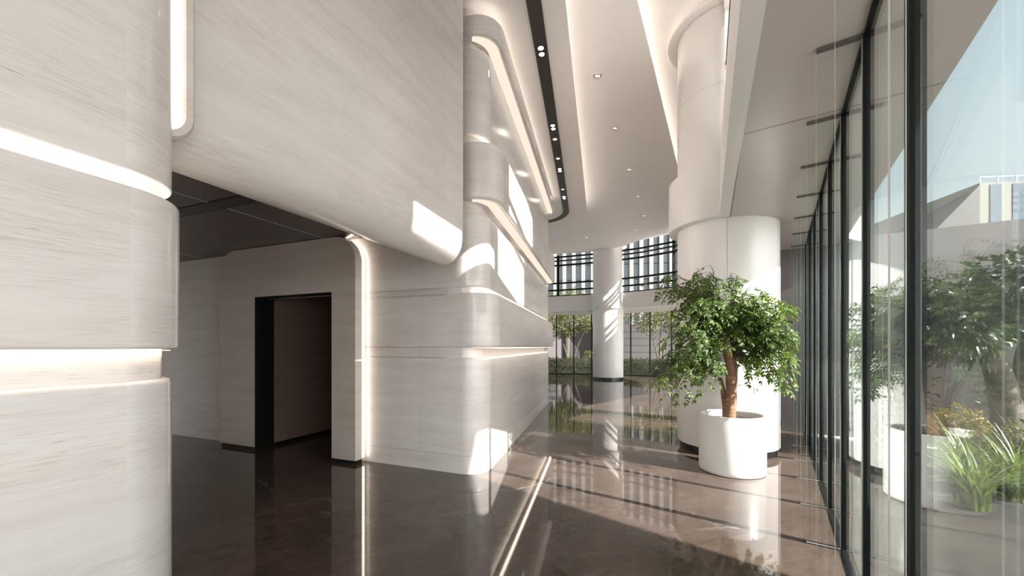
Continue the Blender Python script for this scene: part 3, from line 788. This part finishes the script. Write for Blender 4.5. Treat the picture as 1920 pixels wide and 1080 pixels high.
# ------------------------------------------------------------------ outdoors
def leaf_blob(mb, c, rad, n, L, rng, shell=.45):
    c = Vector(c); k = 0
    while k < n:
        d = Vector((rng.gauss(0,1),rng.gauss(0,1),rng.gauss(0,1))).normalized()
        rr_ = 1-shell*rng.random()**1.5
        p = c+Vector((d.x*rad[0],d.y*rad[1],d.z*rad[2]))*rr_
        leaflet(mb, p, d+Vector((rng.uniform(-.9,.9),rng.uniform(-.9,.9),rng.uniform(-1,.4))), Vector((rng.uniform(-1,1),rng.uniform(-1,1),1)).normalized(), L*rng.uniform(.7,1.3), L*.55); k += 1
def garden_tree(x, y, h, stems, blobs, label, leaf, L, n, seed, r=.07, name='garden_tree'):
    rng = random.Random(seed); z0 = -.14
    t = thing(name, label, 'tree', (x,y,z0), 'garden trees outside the far windows' if y > 15 else None)
    ends = []
    for (dx, dy, top, r_) in stems:
        m = MB(); P = smooth_path([(x+rng.uniform(-.03,.03),y,z0),(x+dx*.25,y+dy*.25,z0+top*.35),(x+dx*.6,y+dy*.6,z0+top*.7),(x+dx,y+dy,z0+top)], 5)
        m.tube(P, [r_*(1-.6*k/len(P)) for k in range(len(P))], 8); m.build('trunk', M['bark2'], t, base=(x,y,z0)); ends.append(P[-1])
    m = MB()
    for (bx,by,bz,rx,rz) in blobs:
        for e in ends[:2]: m.tube(bez([e-Vector((0,0,.5)), (Vector((x+bx,y+by,bz))+e)/2, Vector((x+bx,y+by,bz))], 6), .018, 5)
    m.build('branches', M['bark2'], t, base=(x,y,z0))
    m = MB()
    for (bx,by,bz,rx,rz) in blobs: leaf_blob(m, (x+bx,y+by,bz), (rx,rx,rz), n, L, rng, .8)
    m.build('foliage', leaf, t, base=(x,y,z0), smooth=False); return t
garden_tree(3.9, 26.5, 4, [(-.8,0,2.6,.06),(.1,.2,2.9,.07),(.9,-.2,2.7,.06)], [(-1.0,0,3.1,.9,.8),(.1,.3,3.9,1.2,.9),(1.0,-.2,3.2,.9,.7),(-.2,0,2.6,.7,.5)], 'olive-leaved multi-stem tree outside the far glazing, left of the far column', M['leaf_out'], .15, 700, 3)
garden_tree(9.3, 25.0, 4, [(-.5,0,2.5,.07),(.1,.1,2.8,.09),(.7,.1,2.6,.06)], [(-.8,0,3.2,.9,.9),(.3,.2,3.8,1.1,.9),(.9,0,3.0,.8,.7)], 'olive-leaved forked tree outside the far glazing, right of the far column', M['leaf_out'], .15, 700, 4)
garden_tree(7.4, 29.0, 4, [(0,0,3.0,.08)], [(-.4,0,3.6,1.0,.9),(.6,0,4.1,1.1,.9)], 'paler tree standing further back, just right of the far column', M['leaf_out'], .18, 380, 5)
garden_tree(1.4, 29.5, 4, [(0,0,3.0,.08),(.4,0,2.8,.05)], [(-.2,0,3.8,1.2,1.0),(.9,0,4.2,1.1,1.1),(-1.1,0,3.6,.9,.9)], 'tree with pale leaves standing further back, at the left end of the far windows', M['leaf_out'], .18, 380, 6)
garden_tree(4.6, 33.0, 6, [(0,0,4.0,.1)], [(-.9,0,5.2,1.2,1.0),(.4,0,5.6,1.3,1.0),(1.4,0,5.0,.9,.9)], 'tall tree whose top shows in the upper windows left of the far column', M['leaf_out'], .2, 380, 8)
# hedge
hd = thing('hedge', 'low clipped hedge along the outside of the far glazing', 'hedge', (5,24,-.14))
m = MB(); hp = subdivide([Vector((-3,24.6)),Vector((2,24.2)),Vector((5,23.6)),Vector((8.2,22.2)),Vector((10.5,19.5))], .5)
hf = path_frames(hp, 1)
sweep(m, hf, [(.36,-.14),(.40,.5),(.30,.74),(0,.8),(-.3,.74),(-.4,.5),(-.36,-.14)]); m.build('hedge_body', M['hedge'], hd, base=(5,24,-.14))
m = MB(); rng = random.Random(9)
for k in range(6500):
    p, n_, s = rng.choice(hf); a = rng.uniform(-.2, PI+.2); q = p+n_*math.cos(a)*.46+Vector((rng.uniform(-.3,.3),rng.uniform(-.2,.2)))
    leaflet(m, Vector((q.x,q.y,max(-.1,.25+.62*math.sin(a)*rng.uniform(.3,1.0)))), Vector((n_.x*math.cos(a)+rng.uniform(-.6,.6), n_.y*math.cos(a)+rng.uniform(-.6,.6), math.sin(a)+rng.uniform(-.6,.4))), Vector((rng.uniform(-1,1),rng.uniform(-1,1),1)).normalized(), rng.uniform(.06,.12), .05)
m.build('foliage', M['hedge'], hd, base=(5,24,-.14), smooth=False)
mb = MB(); mb.prism([(-12,25.2),(3,24.9),(8,23.6),(14,20),(16,26),(6,29.5),(-12,29)], -.2, -.10); o = mb.build('lawn', M['lawn'], smooth=False); mark(o, 'strip of sunlit lawn behind the hedge', 'lawn')
# shrub in a tub far left
t = thing('shrub', 'small round shrub in a pale tub on the lawn behind the hedge', 'shrub', (5.9,29.9,-.14))
m = MB(); m.lathe(5.9,29.9,[(.02,-.14),(.3,-.14),(.38,.45),(.33,.45)],24); m.build('tub', M['bwhite'], t, base=(5.9,29.9,-.14))
m = MB(); leaf_blob(m, (5.9,29.9,.8), (.55,.55,.4), 300, .14, random.Random(2)); m.build('foliage', M['leaf_out'], t, base=(5.9,29.9,-.14), smooth=False)

# far building with white fins
bd = thing('office_building', 'tall office building with white upright fins and blue glass, behind the far windows', 'building', (6,48,-.14))
A, B = Vector((-14,50)), Vector((30,43)); bdir = (B-A).normalized(); bn = Vector((bdir.y,-bdir.x))
m = MB(); obox(m, A, B, -8, 8, -.14, 26); m.build('glass_front', M['bglass'], bd, smooth=False, base=(6,48,-.14))
for k in range(40):
    p = A+bdir*(1.0+k*1.08)
    m = MB(); m.box((p.x+bn.x*.25,p.y+bn.y*.25,14.2), .44, .5, 23.6, bdir); m.build('fin', M['bwhite'], bd, smooth=False, base=(6,48,-.14))
for k in range(14):
    m = MB(); obox(m, A, B, 0, .06, 2.2+k*1.75, 2.3+k*1.75); m.build('spandrel', M['broof'], bd, smooth=False, base=(6,48,-.14))
# annexes
an = thing('annex', 'low mauve-grey stone building behind the garden trees, right of the far column', 'building', (13,33,-.14))
m = MB(); obox(m, Vector((8.6,32.5)), Vector((22,26.5)), -6, 6, -.14, 3.3); m.build('wall', M['mauve'], an, smooth=False, base=(13,33,-.14))
m = MB()
for k in range(5):
    z = .5+k*.55; obox(m, Vector((8.6,32.5)), Vector((22,26.5)), 0, .01, z, z+.02)
m.build('course_line', M['broof'], an, smooth=False, base=(13,33,-.14))
an3 = thing('annex', 'low mauve-grey garden building behind the trees at the left end of the far glazing', 'building', (0,35,-.14))
m = MB(); obox(m, Vector((-6,34.5)), Vector((4.4,35.5)), -3, 3, -.14, 3.2); m.build('wall', M['mauve'], an3, smooth=False, base=(0,35,-.14))
m = MB(); obox(m, Vector((-6.1,34.4)), Vector((4.5,35.4)), -3.2, 3.3, 3.2, 3.35); m.build('roof_slab', M['bwhite'], an3, smooth=False, base=(0,35,-.14))
an2 = thing('gateway', 'grey building with a dark arched opening, left of the far column', 'building', (6.6,36,-.14))
m = MB(); arch = [(5.4,-.14),(5.4,2.3)]+[(6.9-1.5*math.cos(k*PI/14), 2.3+1.5*math.sin(k*PI/14)) for k in range(1,14)]+[(8.4,2.3),(8.4,-.14)]
ring = [(4.9,-.14),(4.9,4.9),(9.2,4.9),(9.2,-.14)]+arch[::-1]
m.face([(x,36,z) for x, z in ring][::-1]); m.face([(x,39,z) for x, z in ring])
for (a0,b0),(a1,b1) in zip(ring, ring[1:]+ring[:1]): m.face([(a0,36,b0),(a1,36,b1),(a1,39,b1),(a0,39,b0)])
m.build('wall', M['mauve'], an2, smooth=False, base=(6.6,36,-.14))
m = MB(); m.box((6.9,37.5,1.9), 3.2, .2, 4.0); m.build('arch_back', M['broof'], an2, smooth=False, base=(6.6,36,-.14))

# garden on the right, beyond the glass
mb = MB(); mb.prism([(Gx(.3)+.06,.3),(Gx(6.75)+.06,6.75),(5.9,6.15),(8.9,4.25),(9,0),(4,-1.5)], -.2, -.03); o = mb.build('planting_bed', M['bed'], smooth=False); mark(o, 'dark planting bed outside the glass wall', 'ground')
t = thing('garden_tree', 'thick leaning tree with dark leaves outside the right glass wall', 'tree', (6.3,5.0,-.03))
T1 = smooth_path([(6.28,5.0,-.05),(6.25,5.0,.5),(6.16,5.0,1.0),(6.02,5.0,1.45),(5.90,5.05,1.85),(5.8,5.1,2.2)], 6)
m = MB(); m.tube(T1, [.17-.10*k/len(T1) for k in range(len(T1))], 14); m.build('trunk', M['bark2'], t, base=(6.3,5.0,-.03))
T2 = smooth_path([(6.3,5.02,.5),(6.42,5.0,1.1),(6.45,4.95,1.6),(6.5,4.9,2.1)], 6)
m = MB(); m.tube(T2, [.13-.07*k/len(T2) for k in range(len(T2))], 12); m.build('trunk', M['bark2'], t, base=(6.3,5.0,-.03))
m = MB(); rng = random.Random(14)
for c_, rd, n_ in (((6.5,4.9,2.05),(.65,.55,.45),1000),((5.75,5.1,2.0),(.65,.55,.45),1000),((6.1,4.6,2.35),(.65,.5,.32),700),((5.45,4.9,1.75),(.5,.45,.40),700),((6.75,4.7,1.75),(.5,.45,.42),700),((5.95,5.3,1.6),(.5,.3,.35),450)):
    leaf_blob(m, c_, rd, n_, .11, rng, .8)
m.build('foliage', M['leaf_dark'], t, base=(6.3,5.0,-.03), smooth=False)
for i, (x,y,rx,rz,mat,lab) in enumerate([(5.35,4.75,.25,.34,'leaf_gold','rounded yellow-leaved shrub behind the grass outside the right glass wall'),(5.75,4.35,.33,.28,'leaf_out','low olive shrub at the foot of the leaning garden tree'),(5.4,5.8,.55,.75,'leaf_dark','dark shrub against the grey wall outside the glass, nearest the glass'),(6.9,5.15,.55,.6,'leaf_dark','dark shrub behind the thick trunk of the leaning garden tree'),(6.35,4.05,.40,.36,'leaf_out','wide olive shrub to the right of the leaning garden tree'),(4.95,5.2,.36,.42,'leaf_dark','small dark shrub between the glass and the yellow-leaved shrub')]):
    s = thing('shrub', lab, 'shrub', (x,y,-.03)); rng = random.Random(40+i)
    m = MB(); leaf_blob(m, (x,y,rz+.12), (rx,rx,rz), 900, .065, rng, .75); m.build('foliage', M[mat], s, base=(x,y,-.03), smooth=False)
    m = MB()
    for k in range(5): m.tube([(x,y,-.03),(x+rng.uniform(-.1,.1),y+rng.uniform(-.1,.1),.2),(x+rng.uniform(-.2,.2),y+rng.uniform(-.2,.2),.45)], .008, 5)
    m.build('stem', M['bark2'], s, base=(x,y,-.03))
glabs = ['broad-leaved grass clump nearest the glass, low in the right-hand pane','tall thin grass clump beside the foot of the leaning garden tree','arching grass clump just behind the nearest one','short grass clump at the right edge outside the glass','grass clump in front of the yellow-leaved shrub']
for i, (x,y,n_,L,w_) in enumerate([(4.35,3.75,130,.72,.026),(5.6,4.45,110,.85,.014),(4.95,4.35,130,.82,.020),(5.0,3.95,120,.75,.026),(4.5,4.65,110,.66,.018)]):
    g = thing('grass_clump', glabs[i], 'grass', (x,y,-.03), 'grass clumps in the planting bed'); rng = random.Random(60+i); m = MB()
    for k in range(n_):
        a = rng.uniform(0,2*PI); q = Vector((x+rng.uniform(-.08,.08), y+rng.uniform(-.08,.08), -.03)); dv = Vector((math.cos(a),math.sin(a),0)); l = L*rng.uniform(.6,1.2); bend = rng.uniform(.25,1.0)
        sd = Vector((-dv.y,dv.x,0)); rows = []
        for j in range(7):
            tt = j/6; c_ = q+dv*(l*bend*tt*tt*.9)+Vector((0,0,l*(tt-.55*bend*tt*tt))); ww = w_*(1-tt**2)*.5+.0006
            rows.append([c_-sd*ww, c_+sd*ww])
        m.grid(rows)
    m.build('blades', M['grass'], g, base=(x,y,-.03))
# building beyond the grey wall
b2 = thing('slanted_building', 'cream building with dark window strips and a slanted grey side, above the grey wall', 'building', (31,25,-.14))
y = 25
def W(pxl, pyl, yy): return ((pxl-960)/745*yy, yy, 1.5+(650-pyl)/745*yy)
p0, p1, p2, p3 = W(1745,440,y), W(1837,347,y), W(1837,500,y), W(1745,500,y)
m = MB(); poly = [p3,p2,p1,p0]
m.face(poly); m.face([(a+3,b+10,c) for a,b,c in poly][::-1])
for a, b in zip(poly, poly[1:]+poly[:1]): m.face([a, b, (b[0]+3,b[1]+10,b[2]), (a[0]+3,a[1]+10,a[2])])
m.build('slanted_side', M['broof'], b2, smooth=False, base=(31,25,-.14))
x0 = W(1837,347,y)[0]
m = MB(); obox(m, Vector((x0,25)), Vector((x0+9,24)), -9, 9, -.14, W(0,343,y)[2]); m.build('wall', M['bcream'], b2, smooth=False, base=(31,25,-.14))
for k in range(6):
    a = Vector((x0+.55+k*1.25,25-.06-.14*k)); m = MB(); obox(m, a, a+Vector((.62,-.07)), 0, .04, 2, W(0,347,y)[2]); m.build('window_strip', M['bglass'], b2, smooth=False, base=(31,25,-.14))
m = MB(); obox(m, Vector((x0,24.95)), Vector((x0+9,23.95)), -.1, .03, W(0,343,y)[2]+.35, W(0,343,y)[2]+.40)
for k in range(10): m.box((x0+k,25-k*.11,W(0,343,y)[2]+.2), .04, .04, .4)
m.build('roof_rail', M['steel'], b2, smooth=False, base=(31,25,-.14))
# unseen sun blocker added beyond the view; shades the near floor and upper panes
m = MB(); S = Vector((.818,-.575,.713))
pa = Vector((1.806,2.56,0)); pb = Vector((-.05,4.22,0))
def to_plane(p, off):
    d0 = (p.x-.4975-.667*p.y)*.832; k = (off-d0)/((S.x-.667*S.y)*.832); return p+S*k
ea, eb = to_plane(pa,4.0), to_plane(pb,4.0)
dirz = (eb-ea)/(eb.z-ea.z); e_lo = ea+dirz*(2.75-ea.z); e_hi = ea+dirz*(6.6-ea.z)
back_ = -Vector((Gd.x,Gd.y,0))*9.0; thk = Vector((Gn.x,Gn.y,0))*.3
poly = [e_lo, e_hi, e_hi+back_, e_lo+back_]
m.face(poly[::-1]); m.face([p+thk for p in poly])
for a, b in zip(poly, poly[1:]+poly[:1]): m.face([a,b,b+thk,a+thk])
for k in (1.2, 7.6):
    p = e_lo-Vector((Gd.x,Gd.y,0))*k+thk*.5; m.box((p.x,p.y,1.3), .3, .3, 3.0, Gd)
u0 = to_plane(Vector((Lx(2.06),2.06,5.0)),4.0); u1 = u0-Vector((Gd.x,Gd.y,0))*9
obox(m, u1.xy, u0.xy, 0, .3, 6.6, 11.5)
o = m.build('sun_blocker', M['greywall'], smooth=False); mark(o, 'unseen grey screen on posts, added to block the sun outside the right glass wall', 'wall')

# ------------------------------------------------------------------ light
sd = bpy.data.lights.new('sun', 'SUN'); sd.energy = 13.5; sd.angle = math.radians(.53); sd.color = (1.0,.955,.90)
so = bpy.data.objects.new('sun', sd); C.objects.link(so); so.rotation_euler = Vector((-S.x,-S.y,-S.z)).to_track_quat('-Z','Y').to_euler(); so.location = (20,-14,18)
w = bpy.data.worlds.new('World'); bpy.context.scene.world = w; w.use_nodes = True
nt = w.node_tree; nt.nodes.clear()
out = N(nt, 'ShaderNodeOutputWorld'); bg = N(nt, 'ShaderNodeBackground')
tc = N(nt, 'ShaderNodeTexCoord'); sx = N(nt, 'ShaderNodeSeparateXYZ'); nt.links.new(tc.outputs['Generated'], sx.inputs[0])
nt.links.new(ramp(nt, sx.outputs[2], [(.0,(.60,.63,.62)),(.02,(.78,.84,.85)),(.3,(.66,.80,.86)),(1,(.42,.62,.78))]), bg.inputs[0])
bg.inputs[1].default_value = .8
# broad fill glow added to the sky, low behind the camera
dt = N(nt, 'ShaderNodeVectorMath', operation='DOT_PRODUCT'); nt.links.new(tc.outputs['Generated'], dt.inputs[0]); dt.inputs[1].default_value = Vector((.38,-.92,.12)).normalized()
mxn = N(nt, 'ShaderNodeMath', operation='MAXIMUM'); nt.links.new(dt.outputs['Value'], mxn.inputs[0]); mxn.inputs[1].default_value = 0
pw = N(nt, 'ShaderNodeMath', operation='POWER'); nt.links.new(mxn.outputs[0], pw.inputs[0]); pw.inputs[1].default_value = 3.5
st = N(nt, 'ShaderNodeMath', operation='MULTIPLY'); nt.links.new(pw.outputs[0], st.inputs[0]); st.inputs[1].default_value = 5.0
bg2 = N(nt, 'ShaderNodeBackground'); bg2.inputs[0].default_value = (1.0,.975,.95,1); nt.links.new(st.outputs[0], bg2.inputs[1])
ads = N(nt, 'ShaderNodeAddShader'); nt.links.new(bg.outputs[0], ads.inputs[0]); nt.links.new(bg2.outputs[0], ads.inputs[1])
nt.links.new(ads.outputs[0], out.inputs[0])

# ------------------------------------------------------------------ camera and render look
cam = bpy.data.cameras.new('camera'); co = bpy.data.objects.new('camera', cam); C.objects.link(co)
co.location = (0,0,1.5); co.rotation_euler = (PI/2,0,0)
cam.sensor_width = 36; cam.lens = 36*745/1920; cam.shift_y = 110/1920; cam.clip_start = .05; cam.clip_end = 300
sc = bpy.context.scene; sc.camera = co
sc.view_settings.view_transform = 'Standard'; sc.view_settings.look = 'None'; sc.view_settings.gamma = 1; sc.view_settings.exposure = 0.42
sc.view_settings.use_curve_mapping = False
cy = sc.cycles
cy.use_denoising = True; cy.max_bounces = 12; cy.diffuse_bounces = 5; cy.glossy_bounces = 6; cy.transmission_bounces = 4; cy.transparent_max_bounces = 64
cy.sample_clamp_indirect = 8; cy.blur_glossy = 1.0; cy.caustics_reflective = True
